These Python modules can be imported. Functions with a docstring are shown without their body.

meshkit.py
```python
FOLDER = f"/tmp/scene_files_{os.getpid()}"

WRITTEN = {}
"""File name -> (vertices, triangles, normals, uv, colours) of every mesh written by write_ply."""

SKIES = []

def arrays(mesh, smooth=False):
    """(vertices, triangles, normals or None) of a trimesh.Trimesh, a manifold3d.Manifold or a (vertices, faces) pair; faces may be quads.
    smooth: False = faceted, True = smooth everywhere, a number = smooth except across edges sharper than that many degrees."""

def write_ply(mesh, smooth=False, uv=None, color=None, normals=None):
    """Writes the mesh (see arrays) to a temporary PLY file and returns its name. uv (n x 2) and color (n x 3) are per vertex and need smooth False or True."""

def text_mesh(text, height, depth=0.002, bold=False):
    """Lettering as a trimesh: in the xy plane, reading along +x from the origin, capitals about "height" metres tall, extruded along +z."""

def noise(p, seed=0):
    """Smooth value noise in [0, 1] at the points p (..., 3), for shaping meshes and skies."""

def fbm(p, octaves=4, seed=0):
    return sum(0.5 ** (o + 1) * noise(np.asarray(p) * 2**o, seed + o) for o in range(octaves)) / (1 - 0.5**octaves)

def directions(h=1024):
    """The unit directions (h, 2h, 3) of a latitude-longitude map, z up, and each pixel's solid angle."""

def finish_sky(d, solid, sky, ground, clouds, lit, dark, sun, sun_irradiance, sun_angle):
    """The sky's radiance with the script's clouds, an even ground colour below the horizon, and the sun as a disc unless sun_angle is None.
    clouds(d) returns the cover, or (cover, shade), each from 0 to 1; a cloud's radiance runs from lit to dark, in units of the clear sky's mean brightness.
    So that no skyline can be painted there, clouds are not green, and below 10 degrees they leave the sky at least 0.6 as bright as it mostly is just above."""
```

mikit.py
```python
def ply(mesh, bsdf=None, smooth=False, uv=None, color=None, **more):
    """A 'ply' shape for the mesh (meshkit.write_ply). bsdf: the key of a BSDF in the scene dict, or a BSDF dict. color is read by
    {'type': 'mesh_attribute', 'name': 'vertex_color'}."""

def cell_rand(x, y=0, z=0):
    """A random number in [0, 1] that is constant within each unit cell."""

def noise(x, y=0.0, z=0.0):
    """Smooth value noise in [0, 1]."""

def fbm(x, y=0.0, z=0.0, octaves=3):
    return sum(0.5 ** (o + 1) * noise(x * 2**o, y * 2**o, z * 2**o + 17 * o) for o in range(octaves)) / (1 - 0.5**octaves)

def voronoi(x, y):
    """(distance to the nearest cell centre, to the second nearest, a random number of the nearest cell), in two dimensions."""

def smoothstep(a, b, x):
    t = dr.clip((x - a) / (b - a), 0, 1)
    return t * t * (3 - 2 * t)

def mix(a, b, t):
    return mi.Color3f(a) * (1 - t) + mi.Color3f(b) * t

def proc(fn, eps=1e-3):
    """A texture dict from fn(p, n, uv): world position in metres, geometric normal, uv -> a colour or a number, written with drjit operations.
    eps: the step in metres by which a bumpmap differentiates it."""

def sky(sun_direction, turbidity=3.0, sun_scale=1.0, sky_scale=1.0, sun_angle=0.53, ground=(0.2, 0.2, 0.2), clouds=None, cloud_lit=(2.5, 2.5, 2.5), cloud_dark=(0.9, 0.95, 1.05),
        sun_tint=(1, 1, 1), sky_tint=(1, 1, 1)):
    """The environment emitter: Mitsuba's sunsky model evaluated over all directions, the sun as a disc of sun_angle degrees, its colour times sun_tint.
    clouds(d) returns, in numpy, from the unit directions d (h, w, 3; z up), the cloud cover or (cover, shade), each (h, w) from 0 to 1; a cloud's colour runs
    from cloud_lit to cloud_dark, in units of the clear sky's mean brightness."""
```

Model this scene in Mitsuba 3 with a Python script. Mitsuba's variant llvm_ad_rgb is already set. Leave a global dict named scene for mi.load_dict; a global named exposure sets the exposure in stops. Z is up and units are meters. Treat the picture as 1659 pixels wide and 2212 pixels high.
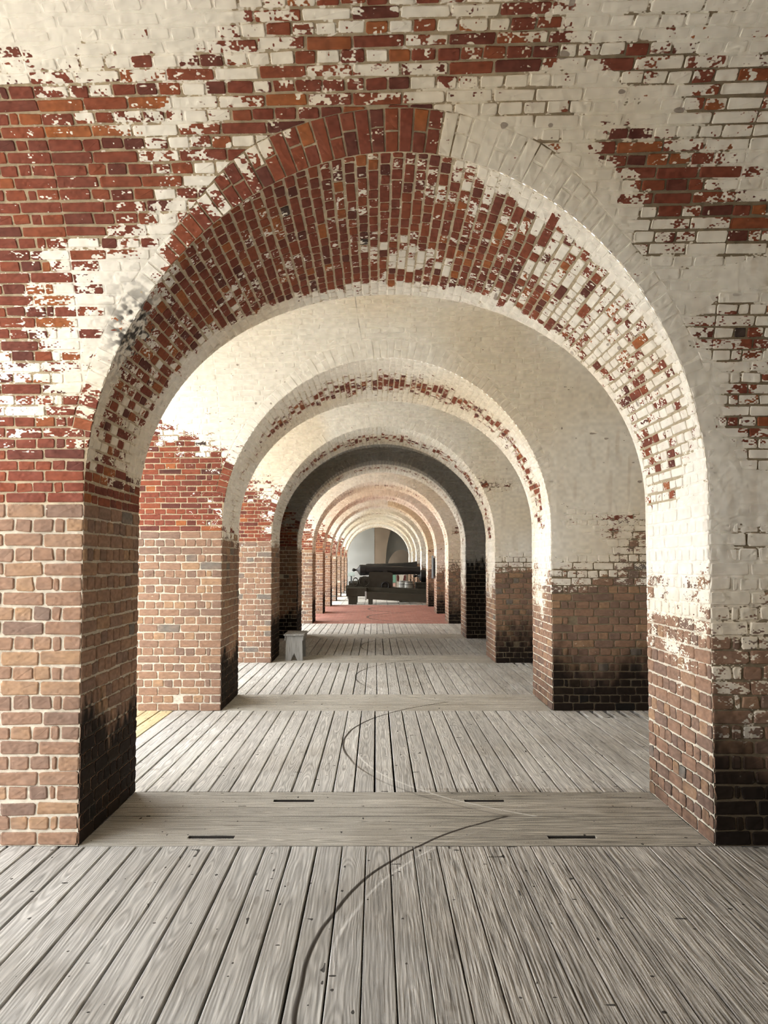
import math
import random
import numpy as np
import trimesh
import drjit as dr
import mitsuba as mi
import mikit
import meshkit
from mikit import noise, fbm, smoothstep, mix, cell_rand
from shapely.geometry import Polygon, box as sbox

T = mi.ScalarTransform4f
scene, labels = {}, {}
rng = np.random.default_rng(7)
random.seed(7)

# ------------------------------------------------------------------ camera, sky, exposure
EYE = 1.5
PITCH = math.atan(75 / 1661)
scene['camera'] = {
    'type': 'perspective', 'fov': math.degrees(2 * math.atan(829.5 / 1661)), 'fov_axis': 'x',
    'principal_point_offset_x': 17.1 / 1659, 'principal_point_offset_y': -35.0 / 2212,
    'near_clip': 0.05, 'far_clip': 500.0,
    'to_world': T().look_at(origin=[0, 0, EYE], target=[0, math.cos(PITCH), EYE + math.sin(PITCH)], up=[0, 0, 1]),
}
scene['sky'] = mikit.sky([0.55, -0.35, 0.75], turbidity=5.0, sun_scale=0.0, clouds=lambda d: np.ones(d.shape[:2]) * 0.92,
                         cloud_lit=(2.5, 2.48, 2.42), cloud_dark=(1.6, 1.6, 1.6), ground=(0.32, 0.3, 0.26))
exposure = 4.65

# ------------------------------------------------------------------ the fort's measures (metres)
CX, A, RISE, ZS = 0.108, 1.69, 1.62, 1.87          # arch opening: centre, half width, rise, springing
TH, PERIOD, Y1 = 0.966, 3.74, 4.15                 # wall thickness, spacing, front of the first wall
HB, RZ, ZV = (PERIOD - TH) / 2, 2.0, 1.94          # half bay, vault rise, vault springing
XL, XR = -2.9, 5.2                                 # open courtyard side, closed outer wall
NW = 11


def yfront(k):
    return Y1 + PERIOD * (k - 1)


_ph = np.linspace(0, np.pi / 2, 400)
_zz, _dd = ZV + RZ * np.sin(_ph), HB * (1 - np.cos(_ph))
_ss = ZV + np.concatenate([[0], np.cumsum(np.hypot(np.diff(_zz), np.diff(_dd)))])
PS = np.concatenate([[-0.2, 0.0], _ss])
PZ = np.concatenate([[-0.2, 0.0], _zz])
PD = np.concatenate([[0.0, 0.0], _dd])
_t = np.linspace(0, np.pi / 2, 400)
_tn = np.stack([np.gradient(_dd), np.gradient(_zz)], 1)
_tn /= np.linalg.norm(_tn, axis=1, keepdims=True)
PTD = np.concatenate([[0, 0], _tn[:, 0]])
PTZ = np.concatenate([[1, 1], _tn[:, 1]])
SMAX = float(PS[-1])


def d_of_z(z):
    h = np.clip((np.asarray(z, float) - ZV) / RZ, 0, 1)
    return HB * (1 - np.sqrt(1 - h * h))


def s_of_z(z):
    return np.interp(z, PZ, PS)


def face_map(k, side):
    def m(x, s, h):
        z, d = np.interp(s, PS, PZ), np.interp(s, PS, PD)
        td, tz = np.interp(s, PS, PTD), np.interp(s, PS, PTZ)
        n = np.hypot(td, tz)
        td, tz = td / n, tz / n
        if side == 0:
            y = yfront(k) - d - h * tz
        else:
            y = yfront(k) + TH + d + h * tz
        return np.stack([x + 0 * s, y, z - h * td], -1)
    return m


# opening outline in (x, z), by length from the left floor corner over the crown to the right
_ang = np.linspace(np.pi, 0, 721)
_ox = np.concatenate([[CX - A], CX + A * np.cos(_ang), [CX + A]])
_oz = np.concatenate([[0.0], ZS + RISE * np.sin(_ang), [0.0]])
OU = np.concatenate([[0], np.cumsum(np.hypot(np.diff(_ox), np.diff(_oz)))])
UMAX = float(OU[-1])
LARC = UMAX - 2 * ZS
_nx = np.concatenate([[1], -np.cos(_ang) / A, [-1]])
_nz = np.concatenate([[0], -np.sin(_ang) / RISE, [0]])
_nl = np.hypot(_nx, _nz)
_nx, _nz = _nx / _nl, _nz / _nl


def soffit_map(k):
    def m(u, y, h):
        x, z = np.interp(u, OU, _ox), np.interp(u, OU, _oz)
        nx, nz = np.interp(u, OU, _nx), np.interp(u, OU, _nz)
        return np.stack([x + h * nx, y, z + h * nz], -1)
    return m


def half_width(s):
    z = np.interp(s, PS, PZ)
    q = np.clip((z - ZS) / RISE, 0, 1)
    return A * np.sqrt(1 - q * q)


OPEN_XS = np.stack([_ox, s_of_z(_oz)], 1)
OPEN_POLY = Polygon(np.vstack([[CX - A, -1.0], OPEN_XS, [CX + A, -1.0]]))
CPX, SPX = math.cos(PITCH), math.sin(PITCH)


def depth_of(P):
    return P[..., 1] * CPX + (P[..., 2] - EYE) * SPX


def in_view(P, k, margin):
    d = np.maximum(depth_of(P), 0.05)
    px = 812.4 + 1661 * P[..., 0] / d
    py = 1141 - 1661 * ((P[..., 2] - EYE) * CPX - P[..., 1] * SPX) / d
    ok = (px > -40 - 900 * margin) & (px < 1700 + 900 * margin) & (py > -60) & (py < 2260)
    for j in range(1, k):
        for y in (yfront(j), yfront(j) + TH):
            t = y / P[..., 1]
            x, z = P[..., 0] * t, EYE + (P[..., 2] - EYE) * t
            q = np.clip((z - ZS) / (RISE + margin), 0, 1)
            ok &= (np.abs(x - CX) < (A + margin) * np.sqrt(1 - q * q)) & (z > -0.05)
    return ok


# ------------------------------------------------------------------ materials
def brick_cover(p, uv):
    """How much lime paint is left at a point, 0 to 1. uv.y carries the coverage of the brick or joint."""
    c = uv.y
    n = 0.30 * noise(p.x * 9, p.y * 9, p.z * 9) + 0.38 * noise(p.x * 31, p.y * 31, p.z * 38 + 5) + 0.32 * noise(p.x * 95, p.y * 95, p.z * 120 + 9)
    return smoothstep(-0.045, 0.045, (c * 0.86 + 0.07) - (n - 0.5) * 1.25 - 0.5)


def mildew(p, n):
    """Black mould on the lower courses: its upper edge by place, broken by noise."""
    wob = fbm(p.x * 2.3, p.y * 2.3, p.z * 1.2 + 3, 2) - 0.5
    fine = fbm(p.x * 24, p.y * 24, p.z * 7, 2) - 0.5
    left_jamb = dr.select((dr.abs(n.x) > 0.6) & (p.x < CX) & (p.x > CX - A - 0.02), 1.0, 0.0)
    right_jamb = dr.select((dr.abs(n.x) > 0.6) & (p.x > CX) & (p.x < CX + A + 0.02), 1.0, 0.0)
    bay4 = dr.select((p.y > 14.5) & (p.y < 15.55), 1.0, 0.0)
    face_r = dr.select((p.x > CX) & (right_jamb < 0.5), 1.0, 0.0)
    top = -0.25 + left_jamb * 0.86 + right_jamb * 0.50 + face_r * 0.80 + bay4 * (0.70 + 0.25 * face_r)
    z = p.z + wob * 0.55 + fine * 0.35
    soft = 0.10 + 0.30 * right_jamb + 0.22 * face_r * (1 - bay4)
    return smoothstep(top + soft, top - soft, z) * (1.0 - 0.35 * right_jamb)


def brick_color(p, n, uv):
    t = uv.x
    kind = dr.floor(t * 0.5)
    q = t - kind * 2.0
    g = 0.72 + 0.56 * fbm(p.x * 38, p.y * 38, p.z * 50, 2)
    g2 = noise(p.x * 14, p.y * 14, p.z * 20 + 31)
    red = mix([0.105, 0.034, 0.028], [0.215, 0.058, 0.036], smoothstep(0.02, 0.35, q))
    red = mix(red, [0.265, 0.074, 0.037], smoothstep(0.5, 0.8, q))
    red = mix(red, [0.37, 0.125, 0.042], smoothstep(0.86, 0.97, q))
    red = mix(red, [0.045, 0.045, 0.042], smoothstep(0.02, 0.015, q))
    red = mix(red, [0.25, 0.105, 0.08], 0.35 * g2)
    brown = mix([0.17, 0.112, 0.088], [0.265, 0.158, 0.106], smoothstep(0.05, 0.45, q))
    brown = mix(brown, [0.33, 0.205, 0.122], smoothstep(0.75, 0.95, q))
    brown = mix(brown, [0.15, 0.14, 0.125], smoothstep(0.05, 0.03, q))
    brown = mix(brown, [0.25, 0.17, 0.132], 0.5 * g2)
    tan = mix([0.34, 0.27, 0.185], [0.42, 0.35, 0.25], q)
    tan = tan * (1 - 0.42 * smoothstep(0.3, 1.3, p.x) * dr.select(dr.abs(n.x) < 0.5, 1.0, 0.4))
    light = mix([0.46, 0.41, 0.33], [0.60, 0.56, 0.48], q)
    red = red * 0.84
    base = dr.select(kind < 0.5, red, dr.select(kind < 1.5, brown, dr.select(kind < 2.5, tan, light))) * g
    w = brick_cover(p, uv)
    tint = fbm(p.x * 0.9, p.y * 0.9, p.z * 0.9 + 2, 2)
    drip = noise(p.x * 22, p.y * 22, p.z * 2.2)
    cream = mix([0.78, 0.755, 0.70], [0.72, 0.65, 0.535], smoothstep(0.38, 0.68, tint))
    cream = mix(cream, [0.60, 0.53, 0.45], 0.45 * smoothstep(0.55, 0.85, drip) * smoothstep(CX, 2.4, p.x))
    cream = mix(cream, [0.74, 0.58, 0.47], dr.select((p.y > 17.9) & (p.y < 24.0), 0.35, 0.0))
    cream = mix(cream, [0.62, 0.46, 0.26], dr.select((p.y > 24.6) & (p.y < 26.7) & (p.x > 0.4), 0.6, 0.0))
    cream = cream * (0.90 + 0.2 * noise(p.x * 30, p.y * 30, p.z * 30))
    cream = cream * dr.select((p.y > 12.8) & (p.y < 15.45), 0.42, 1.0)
    chip = smoothstep(0.905, 0.925, noise(p.x * 13.3, p.y * 9.3, p.z * 21.0 + 77))
    cream = mix(cream, [0.16, 0.11, 0.09], chip * 0.7 * smoothstep(0.55, 0.65, noise(p.x * 1.1, p.y * 1.1, p.z * 1.1 + 4)))
    soot = dr.exp(-dr.square((p.x + 1.27) / 0.14) - dr.square((p.z - 2.68) / 0.24)) * dr.select(p.y < 4.3, 1.0, 0.0)
    cream = mix(cream, [0.07, 0.065, 0.06], dr.clip(soot * 1.5, 0, 1) * smoothstep(0.35, 0.65, fbm(p.x * 34, p.y * 34, p.z * 34, 2)))
    line = p.x + 0.26 + 0.10 * (noise(p.y * 5, 3.0) - 0.5) + 0.10 * (noise(p.y * 1.7, 8.0) - 0.5) - 0.12 * (p.y - 6.4)
    crack = smoothstep(0.007, 0.002, dr.abs(line)) * dr.select((p.y > 5.8) & (p.y < 7.25) & (p.z > 3.2), 1.0, 0.0)
    cream = mix(cream, [0.10, 0.085, 0.07], 0.8 * crack * noise(p.y * 9, 1.0))
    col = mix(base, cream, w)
    m = mildew(p, n)
    lj = (dr.abs(n.x) > 0.6) & (p.x < CX) & (p.x > CX - A - 0.02)
    lime = dr.select(kind > 1.5, 0.55, 1.0) * dr.select(lj, 0.0, 1.0) + dr.select(lj, 0.98, 0.0)
    return col * (1 - 0.95 * m * lime)


def brick_height(p, n, uv):
    return 0.0036 * noise(p.x * 62, p.y * 62, p.z * 80) + 0.0042 * noise(p.x * 21, p.y * 21, p.z * 12)


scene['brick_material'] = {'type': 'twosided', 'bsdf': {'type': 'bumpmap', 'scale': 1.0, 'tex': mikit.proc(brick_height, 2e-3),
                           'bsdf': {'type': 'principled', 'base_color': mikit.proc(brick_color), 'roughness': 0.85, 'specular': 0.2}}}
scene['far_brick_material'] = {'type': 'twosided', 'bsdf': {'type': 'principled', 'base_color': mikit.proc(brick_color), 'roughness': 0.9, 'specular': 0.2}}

TRACK_X, TRACK_R = 1.92, 2.19


def track(p):
    yk = 2.763 + PERIOD * dr.round((p.y - 2.763) / PERIOD)
    r = dr.sqrt(dr.square(p.x - TRACK_X) + dr.square(p.y - yk)) + 0.012 * (noise(p.x * 5, p.y * 5) - 0.5)
    return dr.select(p.x < TRACK_X, r - TRACK_R, 9.0)


def make_wood(along_y):
    def coords(p):
        return (p.y, p.x) if along_y else (p.x, p.y)

    def rings(p, uv):
        lo, ac = coords(p)
        i = dr.floor(uv.x)
        off = cell_rand(i, 3)
        c = uv.y + 0.05 * (off - 0.5) + 0.012 * noise(lo * 5, i * 3.1)
        q = 0.004 + 0.055 * noise(lo * 1.3 + 9 * off, i * 1.7) + 0.010 * noise(lo * 7, i)
        return 0.5 + 0.5 * dr.sin(dr.sqrt(c * c + q * q) * (520 + 300 * off))

    def streak(p):
        lo, ac = coords(p)
        return 0.6 * noise(ac * 130, lo * 5.5) + 0.4 * noise(ac * 330, lo * 12)

    def rough(p):
        return dr.clip(smoothstep(-0.15, 0.55, p.x) * dr.select(p.y < 5.2, 1.0, 0.25), 0, 1)

    def color(p, n, uv):
        lo, ac = coords(p)
        i = dr.floor(uv.x)
        tone = cell_rand(i, 5)
        r, st = rings(p, uv), streak(p)
        big = fbm(p.x * 1.1, p.y * 1.1, 4, 2)
        c = mix([0.30, 0.292, 0.275], [0.43, 0.422, 0.40], tone * 0.6 + 0.4 * big)
        c = mix(c, [0.24, 0.22, 0.19], 0.35 * smoothstep(0.5, 0.75, fbm(p.x * 2.1 + 5, p.y * 2.1, 8, 2)))
        if not along_y:
            c = c * mi.Color3f(0.95, 0.925, 0.87)
        c = mix(c, [0.46, 0.34, 0.12], dr.select(uv.x - i > 0.5, 0.55, 0.0))
        k = rough(p)
        c = c * dr.select(p.y > 5.1, 1.12, 1.0) * (0.76 + 0.36 * r * (1 - 0.6 * k)) * (0.68 - 0.42 * k + (0.64 + 0.80 * k) * st)
        c = mix(c, c * mi.Color3f(0.96, 0.93, 0.89), k)
        knot = smoothstep(0.93, 0.96, noise(lo * 6, ac * 17, 3))
        c = mix(c, [0.13, 0.11, 0.09], knot * 0.35)
        hole = smoothstep(0.955, 0.965, noise(p.x * 26, p.y * 22, 9))
        c = mix(c, [0.02, 0.018, 0.016], hole * 0.9)
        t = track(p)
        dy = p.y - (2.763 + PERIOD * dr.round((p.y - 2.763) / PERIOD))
        c = mix(c, [0.035, 0.028, 0.022], (0.30 + 0.55 * smoothstep(-0.9, -0.1, dy)) * smoothstep(0.013, 0.006, dr.abs(t)))  # groove dirt and its shaded edge painted dark, stronger on each far half
        c = mix(c, [0.60, 0.58, 0.53], (0.06 + 0.40 * smoothstep(0.3, -0.6, dy)) * smoothstep(0.012, 0.004, dr.abs(t + 0.085)))  # lit groove edge painted pale, stronger on each near half
        return c

    def height(p, n, uv):
        st = streak(p)
        t = track(p)
        ditch = smoothstep(0.006, -0.010, t) * smoothstep(-0.092, -0.076, t)
        k = rough(p)
        return (0.0020 + 0.0070 * k) * st - 0.006 * ditch
    return color, height


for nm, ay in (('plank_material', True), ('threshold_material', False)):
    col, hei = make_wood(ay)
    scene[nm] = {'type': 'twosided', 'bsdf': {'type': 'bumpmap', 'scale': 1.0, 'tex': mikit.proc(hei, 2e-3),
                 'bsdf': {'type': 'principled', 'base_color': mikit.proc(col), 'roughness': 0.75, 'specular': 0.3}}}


def paver_color(p, n, uv):
    row = dr.floor(p.y / 0.11)
    x = p.x / 0.22 + 0.5 * (row - 2 * dr.floor(row / 2))
    e = dr.minimum(dr.abs(x - dr.round(x)) * 0.22, dr.abs(p.y / 0.11 - dr.round(p.y / 0.11)) * 0.11)
    c = mix([0.20, 0.085, 0.068], [0.27, 0.125, 0.10], cell_rand(dr.floor(x), row)) * (0.8 + 0.4 * fbm(p.x * 3, p.y * 3, 0, 2))
    c = mix(c, [0.25, 0.18, 0.14], smoothstep(0.008, 0.004, e) * 0.7)
    t = track(p)
    return mix(c, [0.05, 0.04, 0.035], 0.8 * smoothstep(0.05, 0.02, dr.abs(t + 0.03)))


def slab_color(p, n, uv):
    x, y = p.x / 0.42, p.y / 0.55
    e = dr.minimum(dr.abs(x - dr.round(x)) * 0.42, dr.abs(y - dr.round(y)) * 0.55)
    c = mix([0.44, 0.43, 0.40], [0.52, 0.51, 0.48], cell_rand(dr.round(x), dr.round(y)))
    return mix(c, [0.12, 0.12, 0.11], smoothstep(0.012, 0.006, e))


def plain(name, rgb, rough=0.7, metal=0.0, vary=0.15, freq=9.0, spec=0.4):
    def fn(p, n, uv):
        return mi.Color3f(rgb) * (1 - vary + 2 * vary * fbm(p.x * freq, p.y * freq, p.z * freq, 2))
    scene[name] = {'type': 'twosided', 'bsdf': {'type': 'principled', 'base_color': mikit.proc(fn), 'roughness': rough, 'metallic': metal, 'specular': spec}}


def stool_color(p, n, uv):
    st = 0.6 * noise(p.x * 60, p.y * 20, p.z * 5) + 0.4 * noise(p.x * 140, p.y * 60, p.z * 12)
    return mix([0.13, 0.125, 0.115], [0.33, 0.325, 0.31], st)


scene['stool_wood'] = {'type': 'twosided', 'bsdf': {'type': 'principled', 'base_color': mikit.proc(stool_color), 'roughness': 0.7}}
scene['paver_material'] = {'type': 'twosided', 'bsdf': {'type': 'principled', 'base_color': mikit.proc(paver_color), 'roughness': 0.85}}
scene['slab_material'] = {'type': 'twosided', 'bsdf': {'type': 'principled', 'base_color': mikit.proc(slab_color), 'roughness': 0.8}}
plain('void_material', (0.03, 0.027, 0.024), 0.95)
plain('gravel', (0.50, 0.47, 0.40), 0.95, vary=0.25, freq=30)
plain('gun_iron', (0.012, 0.012, 0.013), 0.45, 0.0, 0.2)
plain('carriage_paint', (0.030, 0.027, 0.020), 0.65)
plain('olive_paint', (0.036, 0.034, 0.024), 0.6)
plain('steel', (0.42, 0.43, 0.44), 0.4, 0.0)
plain('stave_wood', (0.42, 0.42, 0.40), 0.7, vary=0.3, freq=25)
plain('hoop_iron', (0.10, 0.10, 0.10), 0.5)
plain('panel_green', (0.16, 0.34, 0.27), 0.6, vary=0.05)
plain('panel_white', (0.62, 0.60, 0.57), 0.6, vary=0.1)
plain('panel_red', (0.10, 0.022, 0.022), 0.6, vary=0.1)
plain('panel_blue', (0.42, 0.52, 0.53), 0.5, vary=0.05)
plain('panel_gray', (0.10, 0.115, 0.13), 0.6, vary=0.05)
plain('door_wood', (0.045, 0.040, 0.034), 0.8)
plain('end_plaster', (0.33, 0.34, 0.335), 0.9, vary=0.12, freq=2.0)
plain('end_brown', (0.26, 0.21, 0.165), 0.9, vary=0.15, freq=2.0)
plain('pink_poster', (0.55, 0.36, 0.32), 0.7, vary=0.05)

# ------------------------------------------------------------------ the first wall's paint coverage, 0 to 9: rows from the floor up the wall and along the vault (0.12 m), columns by x (0.15 m)
GX0, GDX, GDS = -2.1, 0.15, 0.12
COVER = """00000000033333333333300011111 00000000023333333333200011111 00000000023333333333210111111 00000000023333333333211122222
00000000023333333333211122222 00000000023333333333222223333 00000000023333333333322233333 00000000023333333333333344443
00000000023333333333345554443 00000000023333333333467766654 00000000023333333333478888776 00000000023333333333489999887
00000000023333333333489999999 00000000023333333333489999999 00000000023333333333489999999 11111111123333333333489999998
11111111123333333333489999998 11122222333333333333489999998 22222233333333333333489999987 33333344433333333333489998766
33345666643333333333489999877 44577888853333333333489999976 22467888853333333333589999888 11246877753333333333589998776
11246888853333333333599999876 22246887433333333333599989999 22235777653333333333597799999 11112357543333333333698876688
11111246775433333348987543344 11111112576433344458974334555 11111123554322136899763556888 11122356654333346898877898999
12233456543333456799999987799 23355655554443444667888876677 35558887775444445567888887666 55999999984444555777888888776
99999999984444555777888888887 99999999984444555777888888888 99999999984444555777888888888 99999999984444555777888888888
99999999984444555777888888888"""
JOINT = """00000000033333333333333300000 00000000023333333333333310000 00000000023333333333333310000 00000000023333333333344421111
00000000023333333333344421111 00000000023333333333345432222 00000000023333333333455532222 00000000023333333333456543332
00000000023333333333466643332 00000000023333333333477755443 00000000023333333333478876654 00000000023333333333489988776
00000000023333333333489999998 00000000023333333333489999999 00000000023333333333489999999 11111111123333333333489999999
11111111123333333333489999999 11111111233333333333489999998 22222222233333333333489999987 33333344433333333333489999875
33344555643333333333489999876 44467888853333333333489999975 33478888853333333333589998788 33478888753333333333589998765
33467888753333333333599999876 33457877643333333333599999988 22246777543222222237999988899 11112356443222222238999876555
11111234554332222238999755544 11111122345332222348999866677 11111223333322222478988889999 11111345543222234468998888688
11133455432222234457888877755 13376655443333333346887777777 37778888875443333356867889777 77999999994433334577855557997
77999999994433334577855559779 77999999994433334577855557777 77999999994433334577855557777 77999999994433334577855557777
77999999994433334577855557777"""


def read_grid(t):
    g = np.array([[int(c) for c in r] for r in t.split()], float) / 9

    def f(x, s):
        i = np.clip((np.asarray(x) - GX0) / GDX, 0, g.shape[1] - 1.001)
        j = np.clip(np.asarray(s) / GDS, 0, g.shape[0] - 1.001)
        i0, j0 = np.floor(i).astype(int), np.floor(j).astype(int)
        a, b = i - i0, j - j0
        return (g[j0, i0] * (1 - a) + g[j0, i0 + 1] * a) * (1 - b) + (g[j0 + 1, i0] * (1 - a) + g[j0 + 1, i0 + 1] * a) * b
    return f


cover1, joint1 = read_grid(COVER), read_grid(JOINT)


def sstep(a, b, x):
    t = np.clip((np.asarray(x, float) - a) / (b - a), 0, 1)
    return t * t * (3 - 2 * t)


def n2(x, y, seed=0):
    x, y = np.broadcast_arrays(np.asarray(x, float), np.asarray(y, float))
    return meshkit.noise(np.stack([x, y, 0 * x + 0.37], -1), seed)


PEELS = [(1.90, 2.76, 0.24, 0.16, 0.9), (2.06, 2.36, 0.20, 0.16, 1.0), (2.08, 2.08, 0.14, 0.10, 0.8), (1.40, 3.22, 0.12, 0.10, 0.9), (1.0, 4.02, 0.55, 0.05, 0.7), (1.58, 3.88, 0.22, 0.12, 0.9),
         (0.52, 4.05, 0.28, 0.10, 0.9), (0.72, 3.80, 0.22, 0.08, 0.7), (1.30, 3.95, 0.20, 0.07, 0.8), (0.80, 3.62, 0.09, 0.05, 0.9), (1.85, 3.25, 0.30, 0.14, 0.8), (2.0, 1.62, 0.12, 0.10, 0.7)]


def face_cover(k, x, s):
    """(paint on the bricks, paint on the joints) of a wall's front face"""
    x, s = np.broadcast_arrays(np.asarray(x, float), np.asarray(s, float))
    if k == 1:
        c, j = cover1(x, s), joint1(x, s)
        hw = np.interp(np.clip(np.abs(x - CX), 0, A), np.sqrt(1 - np.linspace(1, 0, 200) ** 2) * A, s_of_z(ZS + RISE * np.linspace(1, 0, 200)))
        above = s - hw                                   # distance above the opening's edge
        crown = sstep(-0.46, -0.36, x) * sstep(0.36, 0.24, x) * sstep(0.26, 0.20, above)
        haunch = sstep(-1.25, -1.0, x) * sstep(-0.30, -0.42, x) * sstep(0.20, 0.10, above)
        c = c * (1 - crown) + 0.05 * crown
        j = j * (1 - crown) + 0.05 * crown
        c = c * (1 - 0.8 * haunch) + 0.15 * 0.8 * haunch
        j = j * (1 - 0.8 * haunch) + 0.10 * 0.8 * haunch
        lump = sstep(0.44, 0.62, n2(x * 2.1 + 3, s * 3.4 + 1, 21)) * sstep(0.3, 0.8, x) * sstep(1.75, 2.1, s)
        j = j - 0.72 * lump
        c = c - 0.15 * lump - 0.05 * sstep(0.3, 0.8, x) * (s > 1.8)
        smear = sstep(0.35, 0.5, x) * sstep(0.42, 0.28, above) * (s > 2.2)
        c = c * (1 - smear) + 0.95 * smear
        j = j * (1 - smear) + 0.93 * smear
        for px, ps, rx, rs, amt in PEELS:
            g = amt * sstep(1.25, 0.55, np.hypot((x - px) / rx, (s - ps) / rs) + 0.9 * (n2(x * 7, s * 9, 55) - 0.5))
            j = j - g
            c = c - 0.20 * g
        rl = sstep(1.6, 1.8, x) * sstep(1.20, 0.95, s)
        c = c * (1 - rl) + rl * np.minimum(c, 0.40)
        return np.clip(c, 0, 1), np.clip(j, 0, 1)
    r = x - CX
    wob = n2(x * 1.3, s * 1.6, k * 11) - 0.5
    q = (s - 1.95) / 0.95 + (r + 1.75) * 1.0 + wob * 1.1
    cl = np.where(s < 1.83, 0.03 + 0.25 * (k == 3) * sstep(1.5, 1.9, s), np.clip(0.06 + 0.9 * q, 0.05, 0.97))
    cl = np.where(s > 2.95 + 0.3 * wob, np.maximum(cl, 0.95), cl)
    lump = sstep(0.60, 0.78, n2(x * 1.5 + 7, s * 2.6, k * 5 + 2)) * sstep(1.0, 1.3, np.abs(r)) * (s < 2.9)
    cr = sstep(1.02, 1.55, s + wob * 0.5) * 0.93 + 0.06 - 0.38 * lump
    c = np.where(r < 0, cl, cr)
    c = np.where((np.abs(r) < 1.4) & (s > 2.4), 0.97, c)
    jl = np.where(s < 1.83, 0.02, np.clip(cl - 0.12, 0.0, 1))
    jr = sstep(1.25, 1.65, s + wob * 0.5) * 0.97 - 0.55 * lump
    j = np.where(r < 0, jl, jr)
    j = np.where((np.abs(r) < 1.4) & (s > 2.4), 0.97, j)
    return c, np.clip(j, 0, 1)


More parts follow.
